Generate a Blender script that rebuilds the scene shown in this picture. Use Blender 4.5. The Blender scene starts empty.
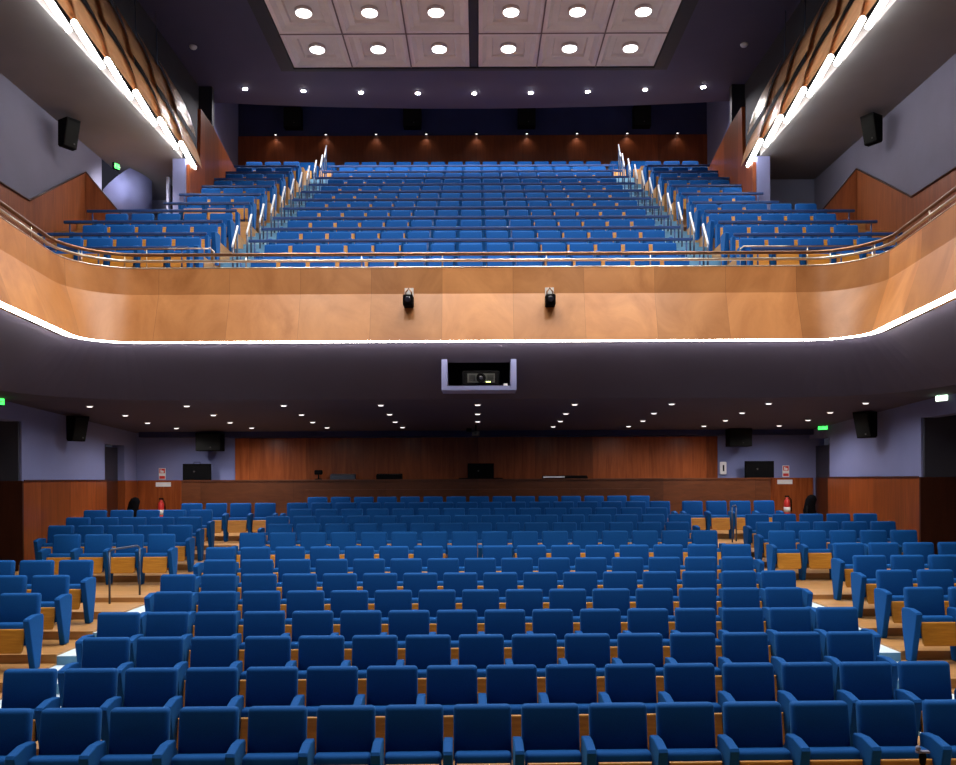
import bpy, bmesh, math, random
from mathutils import Vector, Matrix
random.seed(7)
C = bpy.context.scene.collection
SC = bpy.context.scene
EYE = 2.69            # camera height above the floor of the front stalls row
S = .55               # seat pitch
def H(h): return h + EYE

# ------------------------------------------------------------------ materials
def new_mat(name):
    m = bpy.data.materials.new(name); m.use_nodes = True
    nt = m.node_tree; b = nt.nodes['Principled BSDF']
    return m, nt, b
def ramp(nt, c1, c2, p1=.3, p2=.7):
    r = nt.nodes.new('ShaderNodeValToRGB')
    r.color_ramp.elements[0].color = (*c1, 1); r.color_ramp.elements[0].position = p1
    r.color_ramp.elements[1].color = (*c2, 1); r.color_ramp.elements[1].position = p2
    return r
def plain(name, c, rough=.6, metal=0, var=.12, scale=6, sheen=0, spec=.5):
    m, nt, b = new_mat(name)
    tc = nt.nodes.new('ShaderNodeTexCoord'); n = nt.nodes.new('ShaderNodeTexNoise')
    n.inputs['Scale'].default_value = scale; n.inputs['Detail'].default_value = 4
    nt.links.new(tc.outputs['Object'], n.inputs['Vector'])
    r = ramp(nt, [x*(1-var) for x in c], [min(1, x*(1+var)) for x in c])
    nt.links.new(n.outputs['Fac'], r.inputs['Fac']); nt.links.new(r.outputs['Color'], b.inputs['Base Color'])
    b.inputs['Roughness'].default_value = rough; b.inputs['Metallic'].default_value = metal
    b.inputs['Specular IOR Level'].default_value = spec
    if sheen:
        b.inputs['Sheen Weight'].default_value = sheen; b.inputs['Sheen Roughness'].default_value = .35
        b.inputs['Sheen Tint'].default_value = (.15, .55, 1, 1)
    return m
def wood(name, c1, c2, stretch=(14, 14, .9), panel=None, uv=False, rough=.35, pv=.28, axis=0, seam=.010, spec=.5):
    """Grained veneer; panel = width of one veneer sheet along the given axis, each sheet its own tone."""
    m, nt, b = new_mat(name); L = nt.links
    tc = nt.nodes.new('ShaderNodeTexCoord'); src = tc.outputs['UV' if uv else 'Object']
    mp = nt.nodes.new('ShaderNodeMapping'); mp.inputs['Scale'].default_value = stretch
    L.new(src, mp.inputs['Vector'])
    n = nt.nodes.new('ShaderNodeTexNoise'); n.inputs['Scale'].default_value = 1; n.inputs['Detail'].default_value = 6
    n.inputs['Roughness'].default_value = .6; n.inputs['Distortion'].default_value = 1.2
    L.new(mp.outputs['Vector'], n.inputs['Vector'])
    r = ramp(nt, c1, c2, .3, .72); L.new(n.outputs['Fac'], r.inputs['Fac'])
    col = r.outputs['Color']
    if panel:
        sx = nt.nodes.new('ShaderNodeSeparateXYZ'); L.new(src, sx.inputs['Vector'])
        dv = nt.nodes.new('ShaderNodeMath'); dv.operation = 'DIVIDE'; dv.inputs[1].default_value = panel
        L.new(sx.outputs[axis], dv.inputs[0])
        fl = nt.nodes.new('ShaderNodeMath'); fl.operation = 'FLOOR'; L.new(dv.outputs[0], fl.inputs[0])
        wn = nt.nodes.new('ShaderNodeTexWhiteNoise'); wn.noise_dimensions = '1D'; L.new(fl.outputs[0], wn.inputs['W'])
        off = nt.nodes.new('ShaderNodeVectorMath'); off.operation = 'SCALE'; off.inputs['Scale'].default_value = 40
        cmb = nt.nodes.new('ShaderNodeCombineXYZ')
        for k in range(3): L.new(wn.outputs['Value'], cmb.inputs[k])
        L.new(cmb.outputs[0], off.inputs[0])
        ad = nt.nodes.new('ShaderNodeVectorMath'); ad.operation = 'ADD'
        L.new(mp.outputs['Vector'], ad.inputs[0]); L.new(off.outputs[0], ad.inputs[1]); L.new(ad.outputs[0], n.inputs['Vector'])
        mr = nt.nodes.new('ShaderNodeMapRange'); mr.inputs['To Min'].default_value = 1-pv; mr.inputs['To Max'].default_value = 1+pv*.6
        L.new(wn.outputs['Value'], mr.inputs['Value'])
        mx = nt.nodes.new('ShaderNodeVectorMath'); mx.operation = 'SCALE'
        L.new(col, mx.inputs[0]); L.new(mr.outputs[0], mx.inputs['Scale'])
        fr = nt.nodes.new('ShaderNodeMath'); fr.operation = 'FRACT'; L.new(dv.outputs[0], fr.inputs[0])
        lt = nt.nodes.new('ShaderNodeMath'); lt.operation = 'GREATER_THAN'; lt.inputs[1].default_value = seam/panel
        L.new(fr.outputs[0], lt.inputs[0])
        m2 = nt.nodes.new('ShaderNodeMapRange'); m2.inputs['To Min'].default_value = .62; m2.inputs['To Max'].default_value = 1
        L.new(lt.outputs[0], m2.inputs['Value'])
        mx2 = nt.nodes.new('ShaderNodeVectorMath'); mx2.operation = 'SCALE'
        L.new(mx.outputs[0], mx2.inputs[0]); L.new(m2.outputs[0], mx2.inputs['Scale'])
        col = mx2.outputs[0]
    L.new(col, b.inputs['Base Color']); b.inputs['Roughness'].default_value = rough
    b.inputs['Specular IOR Level'].default_value = spec
    return m
def glow(name, c, strength):
    m, nt, b = new_mat(name)
    b.inputs['Base Color'].default_value = (*[min(1, x*.8) for x in c], 1)
    b.inputs['Emission Color'].default_value = (*c, 1); b.inputs['Emission Strength'].default_value = strength
    return m
M = {}
M['fabric'] = plain('blue_fabric', (.0030, .076, .29), .8, var=.18, scale=220, sheen=.22, spec=.15)
M['balc_fabric'] = plain('balcony_blue_fabric', (.0035, .078, .30), .8, var=.18, scale=160, sheen=.22, spec=.15)
M['seat_wood'] = wood('seat_plywood', (.42, .165, .013), (.58, .26, .03), (3, 3, 30), rough=.42)
M['floor'] = wood('oak_floor', (.40, .195, .062), (.56, .30, .105), (1.2, 12, 12), panel=.42, axis=1, rough=.4, pv=.14, seam=.006)
M['tread'] = plain('pale_blue_tread', (.60, .74, .83), .55, var=.1, scale=9)
M['riser'] = plain('blue_riser', (.12, .29, .45), .55, var=.12, scale=9)
M['riser_pale'] = plain('pale_blue_riser', (.36, .55, .64), .55, var=.1, scale=9)
M['fascia'] = wood('fascia_veneer', (.40, .160, .050), (.60, .275, .098), (1.1, .75, 1), panel=1.22, uv=True, rough=.33, pv=.22, seam=.006)
M['wains'] = wood('wainscot_veneer', (.15, .033, .008), (.27, .068, .017), (9, 9, .7), panel=1.2, axis=1, rough=.3, pv=.3)
M['wainsx'] = wood('wainscot_veneer_rear', (.20, .045, .011), (.36, .092, .024), (9, 9, .7), panel=1.45, axis=0, rough=.24, pv=.35)
M['counter'] = wood('counter_veneer', (.078, .024, .008), (.13, .042, .015), (2, 9, 9), panel=2.3, axis=0, rough=.32, pv=.25)
M['topwood'] = wood('upper_rear_veneer', (.15, .035, .011), (.25, .065, .020), (9, 9, .7), panel=1.5, axis=0, rough=.3, pv=.25)
M['zigwood'] = wood('gallery_veneer', (.20, .055, .016), (.33, .10, .03), (9, 9, .7), panel=.6, axis=1, rough=.4, pv=.22)
M['panelwood'] = wood('reflector_veneer', (.55, .29, .13), (.70, .41, .21), (6, .9, 2), rough=.35)
M['lilac'] = plain('lilac_wall', (.165, .185, .36), .75, var=.05, scale=1.5)
M['lilac_upper'] = plain('gallery_wall', (.140, .138, .205), .75, var=.05, scale=1.5)
M['greywall'] = plain('grey_blue_wall', (.17, .18, .27), .75, var=.06, scale=1.5)
M['soffit'] = plain('plum_ceiling', (.044, .037, .066), .8, var=.05, scale=1.2)
M['gallery'] = plain('grey_ceiling', (.20, .198, .205), .8, var=.05, scale=1.2)
M['ceiling'] = plain('dark_plum_ceiling', (.060, .055, .104), .8, var=.06, scale=1)
M['navy'] = plain('navy_wall', (.018, .024, .085), .8, var=.1, scale=2)
M['dark'] = plain('dark_void', (.02, .02, .026), .9, var=.1, scale=2)
M['black'] = plain('black_plastic', (.005, .005, .0055), .6, var=.15, scale=30, spec=.02)
M['blackcloth'] = plain('black_cloth', (.004, .004, .005), .9, var=.2, scale=40, spec=.02)
M['grille'] = plain('speaker_grille', (.009, .0095, .009), .7, var=.3, scale=250, spec=.1)
M['doorleaf'] = plain('dark_door', (.022, .020, .032), .5, var=.1, scale=4)
M['doorwood'] = wood('dark_door_wood', (.035, .009, .004), (.06, .016, .007), (9, 9, .7), rough=.35)
M['metal'] = plain('brushed_metal', (.62, .55, .45), .28, metal=1, var=.08, scale=14)
M['bronze'] = plain('bronze_rail', (.22, .12, .07), .32, metal=1, var=.1, scale=14)
M['whitemetal'] = plain('white_rail', (.72, .76, .80), .35, var=.04, scale=10)
M['bluemetal'] = plain('blue_rail', (.005, .045, .19), .5, var=.1, scale=12)
M['greymetal'] = plain('slate_post', (.03, .05, .10), .4, var=.1, scale=12)
M['white'] = plain('white_plastic', (.75, .74, .72), .5, var=.04, scale=12)
M['red'] = plain('red_paint', (.62, .035, .03), .35, var=.06, scale=12)
M['coffer'] = plain('coffer_white', (.62, .54, .545), .7, var=.04, scale=2)
M['coffer_in'] = plain('coffer_inner', (.58, .52, .50), .7, var=.04, scale=2)
M['frame'] = plain('black_frame', (.012, .010, .014), .6, var=.1, scale=4)
M['mould'] = plain('coffer_bar', (.15, .10, .10), .6, var=.1, scale=4)
M['lamp'] = glow('lamp_lens', (1, .97, .93), 9)
M['star'] = glow('spot_lens', (1, .96, .97), 60)
M['down'] = glow('downlight_lens', (1, .95, .95), 1.7)
M['recess'] = plain('dark_recess_paint', (.030, .034, .055), .8, var=.06, scale=2)  # unlit recess: its shade is put into this wall colour
M['tube'] = glow('tube_light', (1, .97, .93), 24)
M['led'] = glow('led_strip', (1, .96, .90), 20)
M['exit'] = glow('exit_green', (.05, .75, .10), 3.2)
M['exitw'] = glow('exit_pale', (.72, 1, .78), 6)
M['ledgreen'] = glow('status_light', (.75, .95, .25), 5)
M['steel'] = plain('grey_plastic', (.045, .045, .042), .5, var=.15, scale=30)
M['lens'] = plain('lens_glass', (.02, .02, .03), .08, var=.05, scale=4)
M['coat'] = plain('slate_plastic', (.03, .04, .06), .5, var=.1, scale=20)

# ------------------------------------------------------------------ mesh helpers
class MB:
    def __init__(s): s.bm = bmesh.new()
    def box(s, x0, x1, y0, y1, z0, z1, mi=0):
        v = [s.bm.verts.new(p) for p in [(x0,y0,z0),(x1,y0,z0),(x1,y1,z0),(x0,y1,z0),(x0,y0,z1),(x1,y0,z1),(x1,y1,z1),(x0,y1,z1)]]
        for f in [(0,3,2,1),(4,5,6,7),(0,1,5,4),(1,2,6,5),(2,3,7,6),(3,0,4,7)]:
            g = s.bm.faces.new([v[i] for i in f]); g.material_index = mi
        return v
    def rbox(s, x0, x1, y0, y1, z0, z1, r, seg=3):
        v = s.box(x0, x1, y0, y1, z0, z1); fs = set(f for q in v for f in q.link_faces); es = set(e for f in fs for e in f.edges)
        bmesh.ops.bevel(s.bm, geom=list(es), offset=r, segments=seg, profile=.5, affect='EDGES')
    def prism(s, poly, axis, a, b, r=0, seg=2, mi=0):
        """poly: 2-D points; axis 'x' -> (y,z), 'y' -> (x,z), 'z' -> (x,y); extruded from a to b."""
        def P(p, t): return {'x': (t, p[0], p[1]), 'y': (p[0], t, p[1]), 'z': (p[0], p[1], t)}[axis]
        A = [s.bm.verts.new(P(p, a)) for p in poly]; B = [s.bm.verts.new(P(p, b)) for p in poly]; n = len(poly)
        fs = [s.bm.faces.new(A[::-1]), s.bm.faces.new(B)]
        for i in range(n): fs.append(s.bm.faces.new([A[i], A[(i+1) % n], B[(i+1) % n], B[i]]))
        for f in fs: f.material_index = mi
        bmesh.ops.recalc_face_normals(s.bm, faces=fs)
        if r:
            es = set(e for f in fs[:2] for e in f.edges)
            bmesh.ops.bevel(s.bm, geom=list(es), offset=r, segments=seg, profile=.5, affect='EDGES')
        return fs
    def tube(s, pts, r, n=10, cap=True):
        pts = [Vector(p) for p in pts]; rings = []
        for i, p in enumerate(pts):
            d = (pts[min(i+1, len(pts)-1)] - pts[max(i-1, 0)]).normalized()
            u = d.cross(Vector((0, 0, 1)));
            if u.length < .01: u = d.cross(Vector((1, 0, 0)))
            u.normalize(); w = d.cross(u)
            rings.append([s.bm.verts.new(p + u*r*math.cos(2*math.pi*k/n) + w*r*math.sin(2*math.pi*k/n)) for k in range(n)])
        for a, b in zip(rings, rings[1:]):
            for k in range(n):
                f = s.bm.faces.new([a[k], a[(k+1) % n], b[(k+1) % n], b[k]]); f.smooth = True
        if cap: s.bm.faces.new(rings[0][::-1]); s.bm.faces.new(rings[-1])
    def lathe(s, prof, c=(0, 0, 0), n=20, axis='z', smooth=True):
        """prof: (radius, height) pairs about the axis."""
        c = Vector(c); rings = []
        def P(r, h, t):
            if axis == 'z': return c + Vector((r*math.cos(t), r*math.sin(t), h))
            if axis == 'y': return c + Vector((r*math.cos(t), h, r*math.sin(t)))
            return c + Vector((h, r*math.cos(t), r*math.sin(t)))
        for r, h in prof: rings.append([s.bm.verts.new(P(max(r, 1e-4), h, 2*math.pi*k/n)) for k in range(n)])
        for a, b in zip(rings, rings[1:]):
            for k in range(n):
                f = s.bm.faces.new([a[k], a[(k+1) % n], b[(k+1) % n], b[k]]); f.smooth = smooth
        s.bm.faces.new(rings[0][::-1]); s.bm.faces.new(rings[-1])
    def grid(s, rows, closed=False, uvs=None, mi=0, smooth=False, skip=None):
        R = [[s.bm.verts.new(p) for p in r] for r in rows]
        for i in range(len(R)-1):
            for j in range(len(R[0])-1):
                if skip and skip(i, j): continue
                f = s.bm.faces.new([R[i][j], R[i][j+1], R[i+1][j+1], R[i+1][j]]); f.material_index = mi; f.smooth = smooth
                if uvs:
                    uv = s.bm.loops.layers.uv.verify()
                    for l, (a, b) in zip(f.loops, [(i, j), (i, j+1), (i+1, j+1), (i+1, j)]): l[uv].uv = uvs[a][b]
    def shear(s, k, z0):
        for v in s.bm.verts: v.co.y += k*(v.co.z - z0)
    def build(s, name, mats, parent=None, loc=None, smooth=False, normals=True):
        if normals: bmesh.ops.recalc_face_normals(s.bm, faces=s.bm.faces)
        me = bpy.data.meshes.new(name); s.bm.to_mesh(me); s.bm.free()
        for m in (mats if isinstance(mats, (list, tuple)) else [mats]): me.materials.append(m)
        if smooth:
            for p in me.polygons: p.use_smooth = True
        o = bpy.data.objects.new(name, me); C.objects.link(o)
        if parent: o.parent = parent
        if loc: o.location = loc
        return o
def empty(name, loc, rz=0):
    o = bpy.data.objects.new(name, None); C.objects.link(o); o.location = loc; o.rotation_euler = (0, 0, rz); o.empty_display_size = .1
    return o
def tag(o, label, cat, group=None):
    o['label'] = label; o['category'] = cat
    if group: o['group'] = group
    return o
def struct(o): o['kind'] = 'structure'; return o
KIDS = {}
def copy_tree(o, loc, rz=None):
    c = o.copy(); C.objects.link(c); c.location = loc
    if rz is not None: c.rotation_euler = (0, 0, rz)
    for ch in KIDS.setdefault(o.name, list(o.children)):
        d = ch.copy(); C.objects.link(d); d.parent = c
        for g in KIDS.setdefault(ch.name, list(ch.children)):
            e = g.copy(); C.objects.link(e); e.parent = d
    return c
ORD = ['first', 'second', 'third', 'fourth', 'fifth', 'sixth', 'seventh', 'eighth', 'ninth', 'tenth', 'eleventh', 'twelfth', 'thirteenth', 'fourteenth', 'fifteenth', 'sixteenth', 'seventeenth', 'eighteenth', 'nineteenth']

# ------------------------------------------------------------------ seats
def arm_mesh(x, w=.074):
    m = MB()
    prof = [(-.13, .008), (-.245, .008), (-.375, .555), (-.382, .590), (-.365, .612), (-.20, .640), (-.05, .628), (-.03, .60), (-.045, .40)]
    m.prism([(y, z) for y, z in prof], 'x', x-w/2, x+w/2, r=.012, seg=3)
    return m
def make_seat(name, fabric, arms):
    """Tip-up theatre seat facing -Y, its back's top edge at y = 0; arms: 'l', 'lr' or 'r'."""
    t = empty(name, (0, 0, 0))
    b = MB(); b.rbox(-.234, .234, 0, .10, .43, .86, .034, 4); b.shear(.13, .86)
    bk = b.build('backrest', fabric, t, smooth=True)
    c = MB(); c.rbox(-.222, .222, -.232, -.112, .29, .545, .030, 4); c.shear(.20, .55)
    cu = c.build('seat_cushion', fabric, t, smooth=True)
    u = MB(); u.prism([(-.208, .485), (-.208, .245), (-.19, .212), (.19, .212), (.208, .245), (.208, .485)], 'y', -.272, -.2395, r=.012, seg=2); u.shear(.20, .55)
    u.build('underside_panel', M['seat_wood'], cu)
    if 'l' in arms: arm_mesh(-S/2).build('armrest', fabric, t, smooth=False)
    if 'r' in arms: arm_mesh(S/2).build('armrest', fabric, t, smooth=False)
    return t
def shade(o):
    for p in o.data.polygons: p.use_smooth = True
SEATS = {}
def seat(kind, arms, x, y, z, label, group, rz=0):
    key = (kind, arms)
    if key not in SEATS:
        o = make_seat(kind, M['fabric'] if kind == 'stalls_chair' else M['balc_fabric'], arms)
        for ch in o.children: KIDS.setdefault(o.name, list(o.children))
        SEATS[key] = o; KIDS[o.name] = list(o.children)
        for ch in o.children: KIDS[ch.name] = list(ch.children)
        o.location = (x, y, z); o.rotation_euler = (0, 0, rz)
    else:
        o = copy_tree(SEATS[key], (x, y, z), rz)
    return tag(o, label, 'seat', group)
SKEW = .020          # the stalls rows stand very slightly turned, their left ends nearer the stage
def row_of_seats(kind, xs, y, z, lab, group, rz=0):
    n = len(xs)
    for i, x in enumerate(xs):
        seat(kind, 'lr' if i == n-1 else 'l', x, y + math.tan(rz)*x, z, lab(i, n), group, rz)

Y0, R = 6.85, .959
def yrow(j): return Y0 + R*j
def tier(j): return .109*(j if j < 8 else j-1)
ROWS = [j for j in range(15) if j != 8]
for r, j in enumerate(ROWS):
    n = 16 if (j % 2 == 1 and j < 8) or j in (9, 11, 13) else 15
    rowname = 'front' if r == 0 else (ORD[r] if r < 13 else 'last')
    def lab(i, n, rn=rowname): return f'blue seat in {rn} row of the central stalls block, {ORD[i]} from left'
    row_of_seats('stalls_chair', [.028+(i-(n-1)/2)*S for i in range(n)], yrow(j), tier(j), lab, 'seats of the central stalls block', SKEW)
# side blocks of the stalls: (first x, count, y, floor, row wording), x of the aisle-end seat
def side_row(side, x_in, n, y, z, where):
    """x_in: outer edge (towards the aisle) of the aisle-end seat's back."""
    c = .05 + (x_in - .228 if side < 0 else x_in + .228)
    xs = [c - S*i for i in range(n)][::-1] if side < 0 else [c + S*i for i in range(n)]
    def lab(i, n, s=side, w=where):
        k = n-1-i if s < 0 else i
        return f'blue seat in {w}, {ORD[k]} from the aisle' if n > 1 else f'blue seat alone in {w}'
    row_of_seats('stalls_chair', xs, y, z, lab, ('left' if side < 0 else 'right') + ' side seats of the stalls', SKEW)
FY = lambda m: 10.2 + .96*m
FZ = lambda m: .492 + .107*m
for m, n in ((0, 1), (1, 2), (2, 3)): side_row(-1, -5.28-.12*m, n, FY(m), FZ(m), ['nearest row at the left edge', 'second row at the left edge', 'third row at the left edge'][m])
for m, n in ((0, 2), (1, 2), (2, 3), (3, 4)): side_row(1, 5.14+.115*m, n, FY(m), FZ(m), ['nearest row at the right edge', 'second row at the right edge', 'third row at the right edge', 'fourth row at the right edge'][m])
RZ = [.884, .993, 1.102, 1.211]
for m, (n, xi) in enumerate(((4, -5.40), (5, -5.42), (5, -5.55), (5, -5.64))): side_row(-1, xi, n, 15.05+.96*m, RZ[m], ['front row', 'second row', 'third row', 'rear row'][m] + ' of the left rear block')
for m, (n, xi) in enumerate(((5, 5.15), (5, 5.24), (5, 5.34))): side_row(1, xi, n, 15.05+.96*m, RZ[m], ['front row', 'second row', 'rear row'][m] + ' of the right rear block')
side_row(-1, -4.64, 4, 19.3, 1.308, 'short row of four against the counter at left')
side_row(1, 4.62, 4, 19.3, 1.308, 'short row of four against the counter at right')

# ------------------------------------------------------------------ balcony seats
BX = -.13
def by(k): return 15.8 + 1.024*k
def bz(k): return H(4.12 + .545*k) - .86
def bs(k, s=-1): return bz(k) + ((.40 if k < 4 else .345) if s < 0 else (.34 if k < 4 else .315))
BROW = ['front', 'second', 'third', 'fourth', 'fifth', 'sixth', 'seventh', 'eighth', 'ninth', 'tenth', 'eleventh', 'top']
for k in range(12):
    def lab(i, n, rn=BROW[k]): return f'blue balcony seat in centre block, {rn} row, {ORD[i]} from left'
    row_of_seats('balcony_chair', [BX + (i-7)*S for i in range(15)], by(k), bz(k), lab, 'seats of the central balcony block')
for s in (-1, 1):
    xs = [BX + s*4.62, BX + s*5.27]; w = 'left' if s < 0 else 'right'
    for q, x in enumerate(xs):
        seat('balcony_chair', 'lr', x, by(11), bz(11), f'blue balcony seat at head of {w} stairs, {"nearer to" if q == 0 else "farther from"} the centre block', 'seats at the heads of the balcony stairs')
    rows = [(k, 5) for k in range(3)] + ([(3, 5)] if s > 0 else []) + [(k, 3) for k in range(4, 10)]
    for q, (k, n) in enumerate(rows):
        e = BX + s*(5.02 if k < 4 else 5.10)
        c = e + s*.228
        X = [c + s*S*i for i in range(n)]
        if s < 0: X = X[::-1]
        rn = 'front' if q == 0 else ORD[q] if q < len(rows)-1 else 'top'
        def lab(i, n, s=s, rn=rn, w=w):
            d = n-1-i if s < 0 else i
            return f'blue balcony seat in {w} side block, {rn} row, {ORD[d]} from the stairs'
        row_of_seats('balcony_chair', X, by(k), bs(k, s), lab, f'seats of the {w} balcony block')

# ------------------------------------------------------------------ balcony rails
def safety_rail(x0, x1, y, zf, z, label, group, end=0):
    o = empty('safety_rail', ((x0+x1)/2, y, zf)); w = (x1-x0)/2
    m = MB(); m.rbox(-w, w, -.03, .03, z-zf-.028, z-zf+.028, .010, 2); m.build('bar', M['bluemetal'], o)
    n = max(2, int(round(w*2/1.7))+1)
    for i in range(n):
        x = -w+.12+(2*w-.24)*i/(n-1)
        p = MB(); p.tube([(x, 0, 0), (x, 0, z-zf-.035)], .016, 8); p.build('post', M['bluemetal'], o)
    if end:
        p = MB(); p.rbox(end*w-.034, end*w+.034, -.025, .15, 0, z-zf-.029, .012, 2); p.build('end_panel', M['balc_fabric'], o)
    tag(o, label, 'rail', group)
for k in range(1, 12):
    safety_rail(BX-4.50, BX+4.50, by(k)-.60, bz(k), bz(k)+.495, f'blue safety rail before the {BROW[k]} row of the centre balcony block', 'safety rails of the central balcony block')
for s in (-1, 1):
    w = 'left' if s < 0 else 'right'
    for q, k in enumerate(range(10)):
        a, b = BX + s*5.03, BX + s*(8.25 if k < 4 else 6.98)
        if k == 4 and s > 0: b = BX + s*6.98
        safety_rail(min(a, b), max(a, b), by(k)-.60, bs(k, s), bs(k, s)+.495, f'blue safety rail in {w} side block of the balcony, {ORD[q]} from the front', f'safety rails of the {w} balcony block', -s)
    for k in range(1, 12):
        x = BX + s*4.56; f0, f1 = bz(k) - .2725, bz(k)
        ya, yb = (by(k)-.50, by(k)-.20) if k < 11 else (by(k)-.86, by(k)-.56)
        o = empty('aisle_handrail', (x, ya, f1))
        m = MB(); m.tube([(0, -.03, .66), (0, 0, .72), (0, yb-ya, 1.12), (0, yb-ya+.03, 1.17)], .021, 8); m.build('grab_bar', M['whitemetal'], o)
        for yy, zt in ((0, .70), (yb-ya, 1.10)):
            p = MB(); p.tube([(0, yy, 0), (0, yy, zt)], .02, 8); p.build('post', M['greymetal'], o)
        tag(o, f'sloping white handrail on {w} balcony stairs beside the {BROW[k]} row', 'handrail', 'handrails on the balcony stairs')

# ------------------------------------------------------------------ floors and steps
def steps(name, x0, x1, prof, base, mats, drop=None, nosing=0):
    """prof: [(y_start, z)...] + end y; treads and risers as one solid block; material 0 treads, 1 risers."""
    m = MB(); bm = m.bm; ys = [p[0] for p in prof]; n = len(prof)-1
    low = (lambda y, z: base) if drop is None else (lambda y, z: z-drop)
    for i in range(n):
        z = prof[i][1]; zb = low(ys[i], z); 
        m.box(x0, x1, ys[i], ys[i+1], zb, z)
    for f in bm.faces:
        f.material_index = 0 if f.normal.z > .5 else 1
    bm.normal_update()
    for f in bm.faces: f.material_index = 0 if abs(f.normal.z) > .5 else min(1, len(mats)-1)
    if nosing:
        for i in range(n): m.box(x0+.001, x1-.001, ys[i]-.018, ys[i]-.0005, prof[i][1]-nosing, prof[i][1]+.002, 2)
    return struct(m.build(name, mats, normals=False))
cen = [(2.5, 0)] + [(yrow(j-1)+.03 if j != 9 else yrow(7)+.03, tier(j)) for j in ROWS[1:]]
steps('floor_stalls_centre', -4.2, 4.2, cen + [(21.60, 0)], -.3, [M['floor'], M['floor']])
side = [(2.5, max(0, FZ(-5)))] + [(FY(m-1)+.03, max(0, FZ(m))) for m in range(-4, 4)] + [(FY(3)+.03, .884), (15.10, .993), (16.04, 1.102), (17.0, 1.211), (17.96, 1.308), (19.33, 1.417), (21.6, 0)]
ais = [(y, max(.0, z-.02)) for y, z in side if y < 16.5] + [(17.0, 1.308), (19.33, 1.417), (21.6, 0)]
for s, nm in ((-1, 'left'), (1, 'right')):
    a, b = (s*4.2, s*5.08); a, b = min(a, b), max(a, b)
    ob = steps('floor_aisle_' + nm, a, b, ais, -.3, [M['tread'], M['riser'], M['floor']])
    for p in ob.data.polygons:
        if p.center.y > 16.99: p.material_index = 2
    a, b = (s*5.08, s*8.5 if s > 0 else -8.68); a, b = min(a, b), max(a, b)
    if s < 0: steps('floor_side_' + nm, a, b, side, -.3, [M['floor'], M['floor']])
    else: steps('floor_side_' + nm, a, b, side, -.3, [M['floor'], M['floor']])

# balcony floors
bc = [(15.02, bz(0))] + [(by(k-1)+.16, bz(k)) for k in range(1, 12)] + [(28.2, 0)]
steps('floor_balcony_centre', BX-4.22, BX+4.22, bc, 0, [M['floor'], M['seat_wood']], drop=.62)
for s, nm in ((-1, 'left'), (1, 'right')):
    st = []
    for k in range(0, 11):
        y = by(k-1)+.16 if k else 15.02
        st.append((y, bz(k)));
        if k < 10: st.append((y+.66, bz(k)+.2725))
    st.append((by(10)+.16, bz(11))); st.append((28.2, 0))
    a, b = BX+s*4.22, BX+s*5.0; a, b = min(a, b), max(a, b)
    steps('floor_balcony_stairs_' + nm, a, b, st, 0, [M['tread'], M['riser_pale'], M['riser']], drop=.62, nosing=.12)
    sd = [(15.02, bs(0, s))] + [(by(k-1)+.16, bs(k, s)) for k in range(1, 10)] + [(by(9)+.16, bz(11)), (28.2, 0)]
    front = [p for p in sd if p[0] < 19.9] + [(20.40, 0)]
    back = [(20.40, bs(4, s))] + [p for p in sd if p[0] > 20.40]
    a, b = BX+s*5.0, s*9.0; a, b = min(a, b), max(a, b)
    steps('floor_balcony_side_' + nm, a, b, front, 0, [M['floor'], M['floor']], drop=.62)
    a, b = BX+s*5.0, s*7.0; a, b = min(a, b), max(a, b)
    steps('floor_balcony_upper_' + nm, a, b, back, 0, [M['floor'], M['floor']], drop=.62)

# ------------------------------------------------------------------ balcony front, its rail and the soffit
CC = Vector((-5.79, 13.65)); RAD = .70; AN = math.radians(186.3)
XST = [-5.0, -4.0, -3.0, -2.0, -1.2, -.60, .60, 1.2, 2.0, 3.0, 4.0, 5.0]
def path(o):
    pts = []
    n = Vector((math.cos(AN), math.sin(AN))); d = Vector((-n.y, n.x))   # towards the stage
    st = CC + n*(RAD+o)
    if d.y > 0: d = -d
    for t in (9.5, 8, 6.5, 5, 4, 3, 2, 1.2, .6): pts.append(st + d*t)
    for k in range(13):
        a = AN + (math.pi/2-AN)*k/12
        pts.append(CC + Vector((math.cos(a), math.sin(a)))*(RAD+o))
    left = [(p.x, p.y) for p in pts]
    mid = [(x, CC.y+RAD+o) for x in XST]
    right = [(-.15-x, y) for x, y in left[::-1]]
    return left + mid + right
def arc(pts):
    L = [0]
    for a, b in zip(pts, pts[1:]): L.append(L[-1] + math.dist(a, b))
    return L
PR = [(0, 2.34), (.28, 3.19), (.30, 3.64), (.42, 3.64), (.42, 2.60)]
rows = [path(o) for o, h in PR]; A0 = arc(rows[0])
v = [0]
for (o1, h1), (o2, h2) in zip(PR, PR[1:]): v.append(v[-1] + math.hypot(o1-o2, h1-h2))
m = MB()
for b in (0, 1):
    m.grid([[(x, y, H(h)) for x, y in r] for r, (o, h) in zip(rows[b:b+2], PR[b:b+2])], uvs=[[(A0[j], v[i]) for j in range(len(A0))] for i in (b, b+1)], smooth=True)
m.grid([[(x, y, H(h)) for x, y in r] for r, (o, h) in zip(rows[2:], PR[2:])], uvs=[[(A0[j], v[i]) for j in range(len(A0))] for i in range(2, 5)])
struct(m.build('trim_balcony_front', M['fascia'], normals=False))
# strip light in the slot under the balcony edge
m = MB(); a, b = path(.02), path(.15)
m.grid([[(x, y, H(2.335)) for x, y in a], [(x, y, H(2.335)) for x, y in b]])
m.grid([[(x, y, H(2.36)) for x, y in a], [(x, y, H(2.36)) for x, y in b]])
tag(m.build('strip_light', M['led'], normals=False), 'long glowing white strip light under the wooden balcony edge', 'light')
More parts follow.
